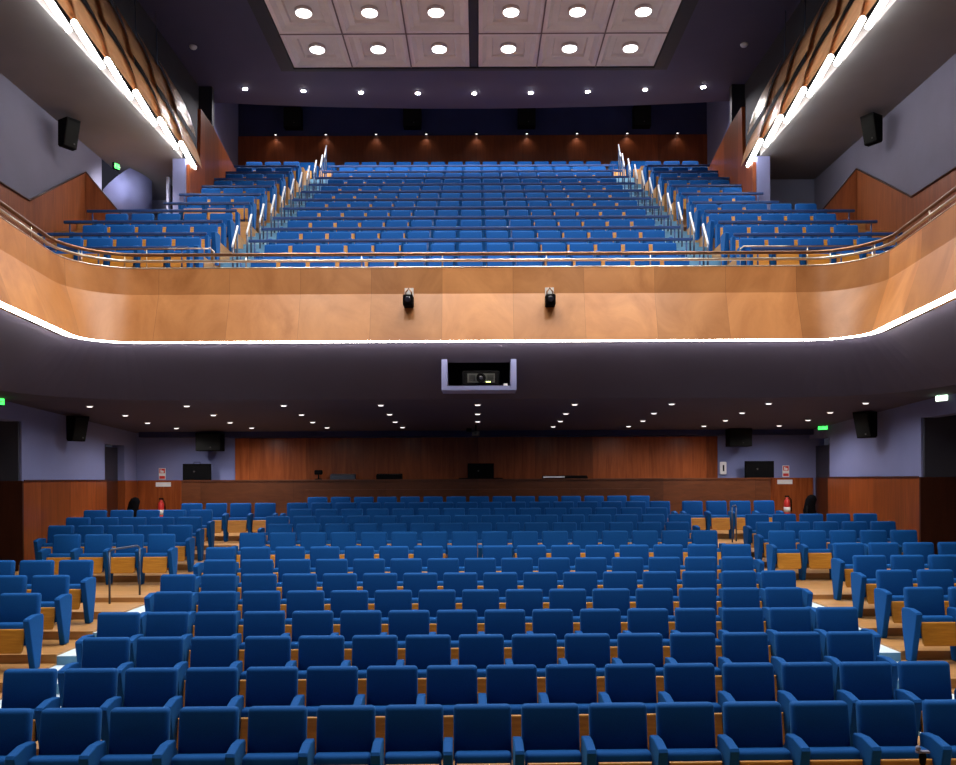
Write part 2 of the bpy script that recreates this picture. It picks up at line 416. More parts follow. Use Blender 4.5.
# rail on the balcony front
rail = empty('balcony_rail', (0, 14.6, H(3.64)))
def path_tube(o, h, r, name, mat):
    q = MB(); q.tube([(x, y-14.6, h-3.64) for x, y in path(o)], r, 8); return q.build(name, mat, rail)
path_tube(.37, 3.90, .030, 'upper_tube', M['bronze']); path_tube(.37, 3.79, .026, 'lower_tube', M['metal']); path_tube(.31, 3.655, .014, 'edge_strip', M['metal'])
pp = path(.37)
for i in [2, 4, 6, 8, 14, 19] + list(range(23, 33, 2)) + [37, 42, 48, 50, 52, 54]:
    if i < len(pp):
        q = MB(); q.tube([(pp[i][0], pp[i][1]-14.6, 0), (pp[i][0], pp[i][1]-14.6, .25)], .012, 8); q.build('post', M['metal'], rail)
tag(rail, 'curved double-tube metal rail along the wooden balcony front', 'rail')
# thin rails at the balcony sides
for s, w in ((-1, 'left'), (1, 'right')):
    o = empty('guard_rail', (s*6.0, 15.05, bs(0, s)))
    zz = H(4.10)-bs(0, s)
    q = MB(); q.tube([(s*1.05, 0, zz), (s*-1.28, 0, zz), (s*-1.34, 0, zz-.05), (s*-1.34, 0, 0)], .013, 8); q.build('bar', M['metal'], o)
    for dx in (1.0, -.15):
        q = MB(); q.tube([(s*dx, 0, 0), (s*dx, 0, zz)], .010, 8); q.build('post', M['metal'], o)
    tag(o, f'thin metal guard rail before the front row, {w} side of balcony', 'rail')
# soffit
def hq(y): return 1.47 - .045*max(0, y-15.6)
P0 = path(.22); Pm = [path(.22+f*1.03) for f in (.25, .34, .90, 1.0)]
hs = [2.34-.87*f for f in (.25, .34, .90, 1.0)]
allr = [[(x, y, H(2.34)) for x, y in P0]] + [[(x, y, H(h)) for x, y in r] for r, h in zip(Pm, hs)]
j0 = P0.index(min(P0, key=lambda p: abs(p[0]+.6) + abs(p[1]-14.5)))
m = MB(); m.grid(allr, skip=lambda i, j: i == 2 and j == j0)
# flat parts behind and beside
q = Pm[-1]; nL = 22
yq = CC.y+RAD+1.25
L1 = [(x, y, H(1.47)) for x, y in q[:nL]]
for sgn in (1, -1):
    m.grid([[(x if sgn > 0 else -.15-x, y, z) for x, y, z in L1], [(sgn*-9.0, y, H(1.47)) for x, y, z in L1]])
m.grid([[(-9.0, yq, H(1.47)), (9.0, yq, H(1.47))], [(-9.0, 21.8, H(hq(21.8))), (9.0, 21.8, H(hq(21.8)))]])
struct(m.build('ceiling_under_balcony', M['soffit'], normals=False))

# projector niche
m = MB()
yA, yB = 14.57+.34*1.03, 14.57+.90*1.03
hA, hB = 2.34-.87*.34, 2.34-.87*.90
nx = .60
m.grid([[(-nx, yA, H(hA)), (nx, yA, H(hA))], [(-nx, yA+.05, H(2.45)), (nx, yA+.05, H(2.45))], [(-nx, 16.0, H(2.45)), (nx, 16.0, H(2.45))], [(-nx, 16.0, H(hB)), (nx, 16.0, H(hB))], [(-nx, yB, H(hB)), (nx, yB, H(hB))]])
for x in (-nx, nx):
    vs = [m.bm.verts.new(p) for p in ((x, yA, H(hA)), (x, yA+.05, H(2.45)), (x, 16.0, H(2.45)), (x, 16.0, H(hB)), (x, yB, H(hB)))]
    m.bm.faces.new(vs)
struct(m.build('trim_niche', M['dark'], normals=False))
o = empty('niche_frame', (0, 14.86, H(1.555)))
q = MB(); q.box(-.63, .68, 0, .62, 0, .075); q.build('shelf', M['lilac'], o)
for a, b in ((-.63, -.53), (.58, .68)):
    q = MB(); q.prism([(0, .0755), (0, .59), (.02, .59), (.62, .10), (.62, .0755)], 'x', a, b); q.build('side_panel', M['lilac'], o)
tag(o, 'U-shaped lilac surround framing the projector under the balcony', 'frame')
o = empty('projector', (.06, 15.05, H(1.555)+.077))
q = MB(); q.rbox(-.33, .33, 0, .42, .03, .29, .025, 2); q.build('body', M['black'], o)
q = MB(); q.prism([(-.24, .075), (.245, .075), (.245, .235), (-.24, .235)], 'y', -.012, -.001, r=.003); q.build('front_plate', M['steel'], o)
q = MB(); q.lathe([(.085, -.014), (.085, -.05), (.06, -.055), (.05, -.03)], (0, 0, .155), 24, 'y'); lz = q.build('lens_ring', M['black'], o)
q = MB(); q.lathe([(.045, -.031), (.03, -.04), (.0, -.043)], (0, 0, .155), 24, 'y'); q.build('lens', M['lens'], lz)
for x in (-.155, .17):
    q = MB()
    for k in range(6): q.box(x-.055, x+.055, -.018, -.0125, .10+k*.02, .108+k*.02)
    q.build('vent', M['black'], o)
q = MB(); q.box(.09, .17, -.02, -.0125, .08, .094); q.build('status_light', M['ledgreen'], o)
for x in (-.25, .25):
    for y in (.06, .36):
        q = MB(); q.lathe([(.02, 0), (.02, .03)], (x, y, 0), 12); q.build('foot', M['black'], o)
tag(o, 'dark projector with round lens standing in the niche under balcony', 'projector')
q = MB(); q.rbox(.46, .53, 15.0, 15.05, H(1.555)+.077, H(1.555)+.13, .006); tag(q.build('small_receiver', M['white'], None), 'tiny pale box on niche floor beside the projector', 'box')

# two spotlights on the balcony front
for s, x in (('left', -1.17), ('right', 1.24)):
    o = empty('front_lantern', (x, 14.56, H(2.92)))
    q = MB(); q.box(-.075, .075, .02, .05, .0, .36); q.build('mounting_plate', M['white'], o)
    q = MB(); q.rbox(-.085, .085, -.24, -.0, .01, .20, .02, 2); bd = q.build('housing', M['black'], o)
    q = MB(); q.lathe([(.055, -.262), (.05, -.285), (.02, -.28)], (.0, .02, .11), 20, 'y'); q.build('lens', M['lens'], bd)
    q = MB(); q.tube([(-.05, -.06, .202), (-.05, -.05, .27), (0, -.04, .34), (.05, -.05, .27), (.05, -.06, .202)], .014, 8); q.build('yoke', M['bronze'], o)
    tag(o, f'small black lantern on a pale plate on the wooden balcony front, {s} one', 'spotlight', 'lanterns on the balcony front')

# ------------------------------------------------------------------ stalls walls
WS = 8.5; WT = 2.69   # wainscot top at eye level
def wall_piece(m, x0, x1, y0, y1, z0, z1): m.box(min(x0, x1), max(x0, x1), y0, y1, z0, z1)
for s, nm in ((-1, 'left'), (1, 'right')):
    m = MB(); top = H(1.50)
    wall_piece(m, s*8.5, s*8.8, 16.15, 19.75 if s < 0 else 20.35, -.3, top)
    wall_piece(m, s*8.5, s*8.8, 19.75 if s < 0 else 20.35, 20.85 if s < 0 else 21.6, H(.86 if s < 0 else .98), top)
    if s < 0: wall_piece(m, s*8.5, s*8.8, 20.85, 21.6, -.3, top)
    wall_piece(m, s*8.5, s*8.8, 2.5, 16.15, H(1.13), top)       # lintel over the front recess
    struct(m.build('wall_' + nm, M['lilac']))
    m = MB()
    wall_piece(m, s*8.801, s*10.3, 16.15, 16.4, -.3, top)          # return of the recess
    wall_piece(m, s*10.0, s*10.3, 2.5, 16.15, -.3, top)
    wall_piece(m, s*8.54, s*10.0, 16.10, 16.1499, WT+.001, H(1.129))  # thin dark sheet added over the jamb to stand for its shade
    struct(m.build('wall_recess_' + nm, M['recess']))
    m = MB()
    wall_piece(m, s*8.46, s*8.4995, 16.15, 19.75 if s < 0 else 20.35, 0, WT)
    if s < 0: wall_piece(m, s*8.46, s*8.4995, 20.85, 21.555, 0, WT)
    if s < 0: wall_piece(m, -8.799, -8.46, 20.80, 20.849, 1.3, WT)
    struct(m.build('trim_wainscot_' + nm, M['wains']))
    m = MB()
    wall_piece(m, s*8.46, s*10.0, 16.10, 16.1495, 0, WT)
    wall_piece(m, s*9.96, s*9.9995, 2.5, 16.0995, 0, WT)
    struct(m.build('trim_recess_' + nm, M['doorwood']))  # darker wood here, the shade of the recess put into its colour
    m = MB(); wall_piece(m, s*8.44, s*8.4599, 16.15, 19.75 if s < 0 else 20.35, WT-.01, WT+.02); struct(m.build('trim_dado_' + nm, M['doorwood']))
    # floor of the recess
    m = MB(); wall_piece(m, s*8.5, s*10.0, 2.5, 16.15, -.3, .30); struct(m.build('floor_recess_' + nm, M['floor']))
    # door recess
    ya, yb = (19.75, 20.85) if s < 0 else (20.35, 21.6)
    o = empty('door_' + ('1' if s < 0 else '2'), (s*8.7, (ya+yb)/2, 1.308)); struct(o)
    q = MB(); q.box(-.04, .04, ya-(ya+yb)/2+.02, yb-(ya+yb)/2-.02, .02, H(.80)-1.308); q.build('door_leaf', M['doorleaf'], o)
    q = MB(); q.box(-.05-.005*s, .05-.005*s, ya-(ya+yb)/2+.02, yb-(ya+yb)/2-.02, .02, WT-1.308); q.build('kick_panel', M['doorwood'], o)
    q = MB(); q.tube([(-s*.10, -.35, .85), (-s*.10, -.35, 1.25)], .012); q.build('handle', M['metal'], o)
for nm, dx in (('wall_left', -.17), ('wall_recess_left', -.17), ('trim_wainscot_left', -.17), ('trim_recess_left', -.17), ('trim_dado_left', -.17), ('floor_recess_left', -.17), ('door_1', -.17), ('wall_right', -.08), ('wall_recess_right', -.08), ('trim_wainscot_right', -.08), ('trim_recess_right', -.08), ('trim_dado_right', -.08), ('floor_recess_right', -.08), ('door_2', -.08)):
    bpy.data.objects[nm].location.x += dx
m = MB(); m.box(-8.98, 8.8, 21.6, 21.9, -.3, H(1.45)); struct(m.build('wall_back', M['lilac']))
m = MB(); m.box(-8.63, -7.40, 21.56, 21.5995, 1.3, WT); m.box(7.30, 8.499, 21.56, 21.5995, 1.3, WT); struct(m.build('trim_wainscot_back', M['wainsx']))
m = MB(); m.box(-6.16, 6.08, 21.56, 21.5995, 1.3, H(1.06)); struct(m.build('trim_rear_panelling', M['wainsx']))
m = MB(); m.box(-8.5, 8.5, 21.3, 21.5995, H(1.08), H(1.24)); struct(m.build('trim_rear_bulkhead', M['navy']))
o = empty('counter', (0, 21.15, 1.417))
q = MB(); q.box(-7.38, 7.28, 0, .06, .001, 1.235); q.build('front_panel', M['counter'], o)
q = MB(); q.box(-7.38, 7.28, -.02, .40, 1.236, 1.275); q.build('worktop', M['counter'], o)
q = MB(); q.box(-4.3, 4.35, -.10, -.001, .55, 1.02); q.build('backing_panel', M['counter'], o)
tag(o, 'long dark brown wooden control counter behind the last stalls row', 'counter')

# ------------------------------------------------------------------ things on the counter and rear wall
CT = 1.417 + 1.2755
def monitor(name, x, w, h, lab, handle):
    o = empty(name, (x, 21.33, CT))
    q = MB(); q.rbox(-w/2, w/2, -.04, .05, .0, h, .012, 2); q.build('case', M['black'], o)
    q = MB(); q.lathe([(.022, -.041), (.022, -.046)], (-.06, 0, h*.52), 14, 'y'); q.build('badge', M['steel'], o)
    if handle:
        q = MB(); q.tube([(-.08, 0, h), (-.08, 0, h+.04), (.08, 0, h+.04), (.08, 0, h)], .008, 6); q.build('handle', M['black'], o)
    return tag(o, lab, 'monitor')
monitor('monitor', -7.05, .70, .41, 'black screen box on left end of the counter by the blue wall', True)
monitor('monitor', 7.06, .72, .42, 'black screen box on right end of the counter by the blue wall', False)
o = monitor('monitor', .07, .66, .39, 'black screen at the middle of the rear counter', False)
q = MB(); q.box(-.55, .55, -.12, -.05, 0, .025); q.build('base_tray', M['black'], o)
o = empty('desk_lamp', (-4.0, 21.32, CT)); q = MB(); q.lathe([(.09, 0), (.09, .02), (.02, .03), (.02, .12)], n=16); q.build('base', M['black'], o)
q = MB(); q.rbox(-.10, .10, -.06, .06, .121, .24, .03); q.build('head', M['black'], o); tag(o, 'small black knobbly device on the counter, left of the dark consoles', 'device')
for x, w, c, l in ((-3.38, .62, 'coat', 'low slate-blue console on the counter, left of the flat black one'), (-2.22, .64, 'black', 'low black console on the counter, left of the middle screen')):
    o = empty('console', (x, 21.32, CT)); q = MB(); q.prism([(-.13, 0), (.10, 0), (.10, .13), (.06, .14), (-.13, .10)], 'x', -w/2, w/2, r=.008); q.build('case', M[c], o)
    q = MB()
    for k in range(8): q.box(-w/2+.06+k*(w-.12)/8, -w/2+.09+k*(w-.12)/8, -.10, -.02, .118, .128)
    q.shear(.0, 0); q.build('fader_strip', M['steel'], o); tag(o, l, 'console')
o = empty('mixing_desk', (2.18, 21.32, CT)); q = MB(); q.prism([(-.14, 0), (.12, 0), (.12, .075), (-.14, .035)], 'x', -.56, .56, r=.006); q.build('case', M['black'], o)
q = MB(); q.box(-.55, -.02, -.15, -.142, .02, .055); q.build('pale_edge', M['white'], o); tag(o, 'flat mixing desk with pale front edge on counter, right of the screen', 'console')
o = empty('wall_phone', (6.22, 21.6, H(.09))); q = MB(); q.rbox(-.08, .08, -.07, -.001, 0, .32, .02, 2); q.build('case', M['white'], o)
q = MB(); q.box(-.02, .02, -.075, -.0705, .08, .24); q.build('slot', M['black'], o); tag(o, 'white wall unit on blue wall right of the rear wood panelling', 'phone')
for s, x, w in ((-1, -8.0, 'left'), (1, 7.80, 'right')):
    o = empty('fire_extinguisher', (x, 21.46, 1.62))
    q = MB(); q.box(-.03, .03, .0815, .0995, .15, .5); q.build('wall_mount', M['black'], o)
    q = MB(); q.lathe([(.075, 0), (.08, .02), (.08, .42), (.065, .50), (.03, .54), (.028, .58)], n=20); q.build('cylinder', M['red'], o)
    q = MB(); q.box(-.05, .05, -.02, .02, .585, .62); q.build('valve', M['black'], o)
    q = MB(); q.tube([(.03, 0, .60), (.10, -.02, .52), (.10, -.02, .22)], .012); q.build('hose', M['black'], o)
    q = MB(); q.lathe([(.0815, .20), (.0815, .33)], n=20); q.build('label_band', M['white'], o)
    tag(o, f'red fire extinguisher hung on the rear wood wainscot at {w}', 'fire extinguisher', 'fire extinguishers')
    o = empty('safety_sign', (x+.02*s, 21.6, H(.02)))
    q = MB(); q.box(-.085, .085, -.012, -.001, 0, .29); q.build('board', M['white'], o)
    q = MB(); q.box(-.07, .07, -.016, -.0125, .16, .275); q.box(-.07, .07, -.016, -.0125, .02, .09); q.build('red_field', M['red'], o)
    q = MB(); q.lathe([(.03, -.0165), (.03, -.019)], (.015, 0, .20), 14, 'y'); q.box(-.045, -.015, -.019, -.0165, .175, .255); q.build('pictogram', M['white'], o)
    tag(o, f'small red and white fire sign above the wainscot at {w} rear', 'sign')
    o = empty('notice_sign', (x-.02*s, 21.56, H(-.16))); q = MB(); q.box(-.19, .19, -.012, -.001, 0, .11); q.build('plate', M['white'], o)
    tag(o, f'narrow white notice plate on wood wainscot above {w} fire extinguisher', 'sign')
    o = empty('black_bag', (-8.22 if s < 0 else 7.88, 20.3 if s < 0 else 20.15, 1.418))
    q = MB(); q.lathe([(.12, 0), (.17, .03), (.18, .28), (.15, .50), (.13, .62), (.13, .76), (.09, .84), (.02, .87)], n=14); bb = q.build('bag_body', M['blackcloth'], o)
    for vv in bb.data.vertices: vv.co.y *= .7; vv.co.x += .03*math.sin(vv.co.z*9)
    q = MB(); q.tube([(-.10, -.06, .60), (-.14, -.14, .45), (-.10, -.16, .2), (-.06, -.12, .08)], .02, 8); q.build('strap', M['black'], o)
    tag(o, f'black upright bag beside the {w} rear door', 'bag')
# wall loudspeakers under the balcony
def loudspeaker(loc, rz, w, d, h, lab, group, tilt=True, mat='black'):
    o = empty('mounted_loudspeaker', loc, rz)
    q = MB()
    if tilt: q.prism([(0, h*.08), (0, h), (-d, h), (-d*.55, 0), (-d*.12, 0)], 'x', -w/2, w/2, r=.008)
    else: q.rbox(-w/2, w/2, -d, 0, 0, h, .012, 2)
    cab = q.build('cabinet', M[mat], o)
    q = MB()
    if tilt:
        import mathutils
        q.box(-w/2+.02, w/2-.02, -.012, -.001, .03, h*.94)
        ang = math.atan2(d*.45, h)
        for vv in q.bm.verts: vv.co = Matrix.Rotation(ang, 3, 'X') @ vv.co + Vector((0, -d*.55-.002, 0))
    else: q.box(-w/2+.02, w/2-.02, -d-.012, -d-.001, .02, h-.02)
    q.build('grille', M['grille'], o)
    q = MB()
    if tilt: q.lathe([(.016, -.02), (.016, -.03)], (w*.2, -d*.62-.01, h*.14), 10, 'y')
    else: q.lathe([(.016, -d-.0125), (.016, -d-.02)], (w*.1, 0, h*.2), 10, 'y')
    q.build('badge', M['steel'], o)
    q = MB(); q.box(-.05, .05, .0005, .03, h*.3, h*.7); q.build('bracket', M['black'], o)
    return tag(o, lab, 'loudspeaker', group)
loudspeaker((-8.45, 17.75, H(.82)), math.radians(62), .33, .30, .52, 'black wedge loudspeaker on left lilac wall under the balcony', 'under-balcony loudspeakers')
loudspeaker((8.19, 17.75, H(.82)), math.radians(-62), .36, .32, .54, 'black wedge loudspeaker on right lilac wall under the balcony', 'under-balcony loudspeakers')
loudspeaker((-6.65, 21.29, H(.72)), 0, .62, .35, .44, 'black loudspeaker high on rear wall, left of the wood panelling', 'under-balcony loudspeakers', False)
loudspeaker((6.48, 21.29, H(.78)), 0, .56, .35, .44, 'black loudspeaker high on rear wall, right of the wood panelling', 'under-balcony loudspeakers', False)
# camera under the ceiling
o = empty('ceiling_camera', (-.05, 20.0, H(hq(20.0))))
q = MB(); q.tube([(0, 0, -.002), (0, 0, -.14)], .02); q.build('drop_rod', M['black'], o)
q = MB(); q.rbox(-.09, .09, -.10, .10, -.26, -.141, .02); q.build('housing', M['steel'], o)
q = MB(); q.rbox(-.22, -.095, -.05, .05, -.16, -.08, .02); q.build('side_lamp', M['black'], o)
q = MB(); q.lathe([(.03, -.101), (.03, -.12)], (0, 0, -.20), 14, 'y'); q.build('lens', M['lens'], o)
tag(o, 'small grey camera hanging from the middle of the balcony underside', 'camera')
# handrails in the stalls
def floor_rail(pts, feet, lab):
    p0 = Vector(feet[0]); o = empty('floor_handrail', p0)
    q = MB(); q.tube([Vector(p)-p0 for p in pts], .016, 10); q.build('grab_bar', M['greymetal'], o)
    for f, t in zip(feet, (pts[0], pts[-1])):
        q = MB(); q.tube([Vector(f)-p0, Vector((f[0], f[1], t[2]))-p0], .016, 10); q.build('post', M['greymetal'], o)
    tag(o, lab, 'handrail')
floor_rail([(-5.62, 12.95, 1.60), (-5.60, 12.98, 1.635), (-5.36, 13.36, 1.665), (-5.34, 13.40, 1.63)], [(-5.62, 12.95, .776), (-5.34, 13.40, .873)], 'dark blue handrail loop at left landing before the rear block')
floor_rail([(5.44, 18.2, 2.06), (5.46, 18.22, 2.09), (5.60, 18.5, 2.09), (5.62, 18.52, 2.06)], [(5.44, 18.2, 1.309), (5.62, 18.52, 1.309)], 'dark blue handrail loop in front of right short row of seats')

# exit signs
def exit_sign(loc, rz, lab, mat, w=.30, h=.15):
    o = empty('exit_sign', loc, rz)
    q = MB(); q.rbox(-w/2-.02, w/2+.02, -.05, -.001, -.02, h+.02, .008); q.build('case', M['black'] if mat != 'exitw' else M['white'], o)
    q = MB(); q.box(-w/2, w/2, -.058, -.051, 0, h); q.build('lit_panel', M[mat], o)
    q = MB(); q.lathe([(.014, -.0585), (.014, -.061)], (-.05, 0, h*.78), 10, 'y'); q.box(-.065, -.03, -.061, -.0585, h*.30, h*.66); q.box(-.10, -.07, -.061, -.0585, h*.2, h*.34); q.box(.02, .10, -.061, -.0585, h*.42, h*.56)
    q.build('pictogram', M['white'] if mat == 'exit' else M['exit'], o)
    tag(o, lab, 'exit sign')
exit_sign((-8.56, 15.10, H(1.36)), math.radians(74), 'green lit exit sign over the left wall recess at picture edge', 'exit', .26, .11)
exit_sign((8.42, 15.35, H(1.38)), math.radians(-70), 'pale green lit exit sign over the right wall recess', 'exitw', .24, .11)
exit_sign((8.40, 20.6, H(1.16)), math.radians(-55), 'green lit exit sign above the door in right rear corner', 'exit', .26, .16)
exit_sign((-8.08, 19.0, H(6.96)), math.radians(66), 'green lit exit sign near the ceiling of the left balcony gallery', 'exit', .13, .11)

# soffit downlights
def make_downlight(name, r, lens):
    o = empty(name, (0, 0, 0))
    q = MB(); q.lathe([(r, -.018), (r*1.25, -.014), (r*1.3, -.001), (r*1.0, -.001)], n=20); q.build('trim_ring', M['white'], o)
    q = MB(); q.lathe([(r*.94, -.0195), (r*.94, -.030), (r*.5, -.034)], n=20); q.build('lens', lens, o)
    return o
def spot(x, y, z, e, size, blend=.6, col=(1, .93, .88), rad=.08, aim=None):
    l = bpy.data.lights.new('spot_lamp', 'SPOT'); l.energy = e; l.spot_size = math.radians(size); l.spot_blend = blend; l.color = col; l.shadow_soft_size = rad
    o = bpy.data.objects.new('spot_lamp', l); C.objects.link(o); o.location = (x, y, z)
    if aim is not None: o.rotation_euler = (Vector(aim)-Vector((x, y, z))).to_track_quat('-Z', 'Y').to_euler()
    return o
proto = None
LR = ['front', 'second', 'third', 'rear']
for r, (y, p) in enumerate(((16.3, 1.86), (17.75, 1.84), (19.15, 1.86), (20.3, 1.80))):
    for i in range(9):
        x = (i-4)*p
        if r == 3 and i == 4: continue
        loc = (x, y, H(hq(y)))
        if proto is None: proto = make_downlight('downlight', .054, M['down']); proto.location = loc; d = proto
        else: d = copy_tree(proto, loc)
        d.rotation_euler = (math.atan(.045), 0, 0)
        k = i if (r < 3 or i < 4) else i-1
        tag(d, f'round downlight in balcony underside, {LR[r]} line, {ORD[k]} from left', 'downlight', 'downlights under the balcony')
        spot(x, y, H(hq(y))-.06, (66 if abs(x) > 5 else 14) * (1.5 if r > 1 else .8) * (3.2 if r == 3 and i == 6 else 1.8 if r == 3 and i == 1 else 1), 168, 1, (1, .95, .95), .07)

# ------------------------------------------------------------------ upper hall: side galleries, reflectors, ceiling
HC = 11.35
before = set(SC.objects)
for s, nm in ((-1, 'left'), (1, 'right')):
    X = s*9.0
    m = MB(); wall_piece(m, X, s*9.3, 2.5, 20.4 if s < 0 else 22.3, H(1.5), H(7.9)); struct(m.build('wall_upper_' + nm, M['lilac_upper']))
    m = MB(); m.prism([(2.5, H(2.6)), (20.4, H(2.6)), (20.4, H(6.4)), (19.46, H(7.05)), (17.0, H(5.60)), (15.2, H(5.60)), (12.0, H(7.2)), (2.5, H(7.2))], 'x', s*8.96, s*8.9995); struct(m.build('trim_gallery_' + nm, M['zigwood']))
    m = MB(); m.prism([(s*8.955, H(7.05)), (s*8.14, H(6.08)), (s*8.14, H(4.2)), (s*8.955, H(4.2))], 'y', 19.44, 19.50); struct(m.build('trim_parapet_' + nm, M['zigwood']))
    m = MB(); m.tube([(s*8.945, 15.2, H(5.61)), (s*8.945, 17.0, H(5.61)), (s*8.945, 19.44, H(7.06)), (s*8.14, 19.44, H(6.09))], .02, 6); struct(m.build('trim_gallery_cap_' + nm, M['doorwood']))
    m = MB(); wall_piece(m, s*7.06, s*9.0, 2.5, 20.39, H(7.72), H(7.92)); wall_piece(m, s*7.3, s*9.0, 20.39, 23.4, H(7.72), H(7.92)); struct(m.build('ceiling_gallery_' + nm, M['gallery']))
    m = MB(); wall_piece(m, s*8.6, s*9.0, 2.5, 15.0, H(2.55), H(2.60)); struct(m.build('floor_gallery_' + nm, M['floor']))
    # pier and wood side wall of the upper block
    m = MB(); wall_piece(m, s*6.99, s*7.30, 20.4, 24.6, H(4.5), H(7.72)); wall_piece(m, s*7.3, s*7.4, 20.8, 28.2, H(4.5), H(7.9)); struct(m.build('wall_pier_' + nm, M['lilac']))
    m = MB(); m.prism([(20.45, H(4.5)), (24.45, H(6.5)), (24.45, H(8.85)), (22.3, H(9.25)), (21.3, H(9.3)), (21.2, H(7.9)), (20.45, H(7.6))], 'x', s*6.90, s*6.985); struct(m.build('trim_side_panelling_' + nm, M['wains']))
    m = MB(); wall_piece(m, s*7.9, s*8.2, 24.71, 28.2, H(6.5), H(13.2)); struct(m.build('wall_upper_rear_' + nm, M['lilac']))
    m = MB(); wall_piece(m, s*8.0, s*8.2, 2.5, 23.6, H(7.92), H(13.0)); wall_piece(m, s*7.62, s*8.0, 24.5, 24.7, H(8.0), H(13.0)); wall_piece(m, s*8.0, s*8.2, 23.6, 24.5, H(7.92), H(13.0)); struct(m.build('wall_behind_reflectors_' + nm, M['dark']))
    # end of the gallery
    if s > 0:
        m = MB(); wall_piece(m, 7.3, 9.0, 22.0, 22.3, H(4.5), H(7.72)); struct(m.build('wall_gallery_end', M['greywall']))
    else:
        m = MB(); wall_piece(m, -9.3, -7.3, 23.4, 23.6, H(4.3), H(7.72)); wall_piece(m, -9.3, -9.0, 21.9, 23.4, H(4.3), H(7.72)); struct(m.build('wall_stair_head', M['greywall']))
        m = MB(); pts = []
        for k in range(9):
            a = math.pi*.5*k/8
            pts.append((-8.99 + .68*math.sin(a), 20.45 + 1.3*(1-math.cos(a))))
        m.grid([[(x, y, H(4.3)) for x, y in pts], [(x, y, H(7.0+.66*min(1, i/4))) for i, (x, y) in enumerate(pts)]], smooth=True)
        bmesh.ops.solidify(m.bm, geom=m.bm.faces[:], thickness=.08)
        struct(m.build('wall_stair_curved', M['lilac']))
        o = empty('door_3', (-7.42, 20.75, bs(4))); struct(o)
        q = MB(); q.box(-.03, .03, -.35, .45, .02, 1.5); q.build('door_leaf', M['greywall'], o)
        q = MB(); q.box(.031, .038, -.25, -.02, .2, 1.35); q.build('vision_panel', M['dark'], o)
# reflector panels and tube lights
def reflector(s, y0, lo, hi, off):
    """a curved veneered board, its far end swung outwards behind the next one; origin at its near lower corner"""
    (xa, za), (xb, zb) = lo, hi
    m = MB(); rows = []
    for i in range(5):
        t = i/4
        row = []
        for j in range(7):
            u = j/6
            x = xa+(xb-xa)*t - .06*math.sin(math.pi*t) + .13*u + off
            z = za+(zb-za)*t
            row.append((s*(x-xa), u*1.78, z-za))
        rows.append(row)
    m.grid(rows, smooth=True); bmesh.ops.solidify(m.bm, geom=m.bm.faces[:], thickness=.03)
    return m.build('wood_reflector', M['panelwood'], loc=(s*xa, y0, H(za)))
for s, w in ((-1, 'left'), (1, 'right')):
    for i in range(7):
        y0 = 12.92 + 1.28*(i-1) if i else 11.6
        if i == 0: continue
        x0 = 6.72
        o = empty('tube_light', (s*x0, y0, H(7.66)))
        q = MB(); q.tube([(0, 0, 0), (s*.20, 1.52, 0)], .052, 12); q.build('tube', M['tube'], o)
        q = MB(); q.tube([(0, .02, .053), (s*.20, 1.50, .053)], .014, 6); q.build('holder', M['white'], o)
        tag(o, f'white tube light along the {w} gallery edge, {ORD[i-1]} from the photo top', 'tube light', f'tube lights of the {w} gallery')
        o = reflector(s, y0+.05, (6.70, 7.74), (7.12, 8.78), 0)
        tag(o, f'curved wood reflector just above {w} tube lights, {ORD[i-1]} from the photo top', 'wood panel', f'lower wood reflectors on the {w} side')
        o = reflector(s, y0+.55, (7.02, 8.72), (7.44, 9.85), 0)
        tag(o, f'curved wood reflector in upper {w} tier, {ORD[i-1]} from the photo top', 'wood panel', f'upper wood reflectors on the {w} side')
        o = empty('hanger_rod', (s*7.72, y0+1.3, H(9.7)))
        q = MB(); q.tube([(0, 0, 0), (s*.05, 0, HC-9.7)], .012, 6); q.build('rod', M['greymetal'], o); tag(o, f'thin hanger rod above {w} upper reflectors, {ORD[i-1]} from the photo top', 'rod', f'hanger rods on the {w} side')
# gallery loudspeakers
loudspeaker((-8.72, 18.0, H(7.02)), math.radians(58), .31, .33, .57, 'black loudspeaker on left gallery wall above the sloped panelling', 'gallery loudspeakers')
loudspeaker((8.72, 18.0, H(7.04)), math.radians(-58), .31, .33, .57, 'black loudspeaker on right gallery wall above the sloped panelling', 'gallery loudspeakers')

for o in set(SC.objects) - before:
    if o.parent is None and (o.name.endswith('_right') or o.name == 'wall_gallery_end' or (o['label'] if 'label' in o.keys() else '').find('right') >= 0): o.location.x += 2*BX
# main ceiling with a curved rear edge
m = MB()
N = 24; xs = [-8.2+16.4*i/N for i in range(N+1)]
edge = [26.05 - .0078*x*x for x in xs]
m.grid([[(x, 2.5, H(HC)) for x in xs], [(x, 23.3, H(HC)) for x in xs], [(x, y, H(HC)) for x, y in zip(xs, edge)], [(x, y, H(HC+.9)) for x, y in zip(xs, edge)]])
struct(m.build('ceiling', M['ceiling'], normals=False))
m = MB(); m.box(-8.2, 8.2, 24.5, 28.6, H(13.1), H(13.3)); struct(m.build('ceiling_rear', M['navy']))
m = MB(); m.box(-8.2, 8.2, 28.2, 28.5, H(8.2), H(13.2)); struct(m.build('wall_upper_back', M['navy']))
m = MB(); m.box(-7.9, 7.9, 28.15, 28.1995, H(9.0), H(11.38)); struct(m.build('trim_upper_back', M['topwood']))
for i, px in enumerate((295, 414, 528, 643)):
    loudspeaker(((px-478)*28.0/850, 28.12, H(11.55)), 0, .58, .30, .66, f'black loudspeaker on dark wall behind the balcony, {ORD[i]} from left', 'rear balcony loudspeakers', False)
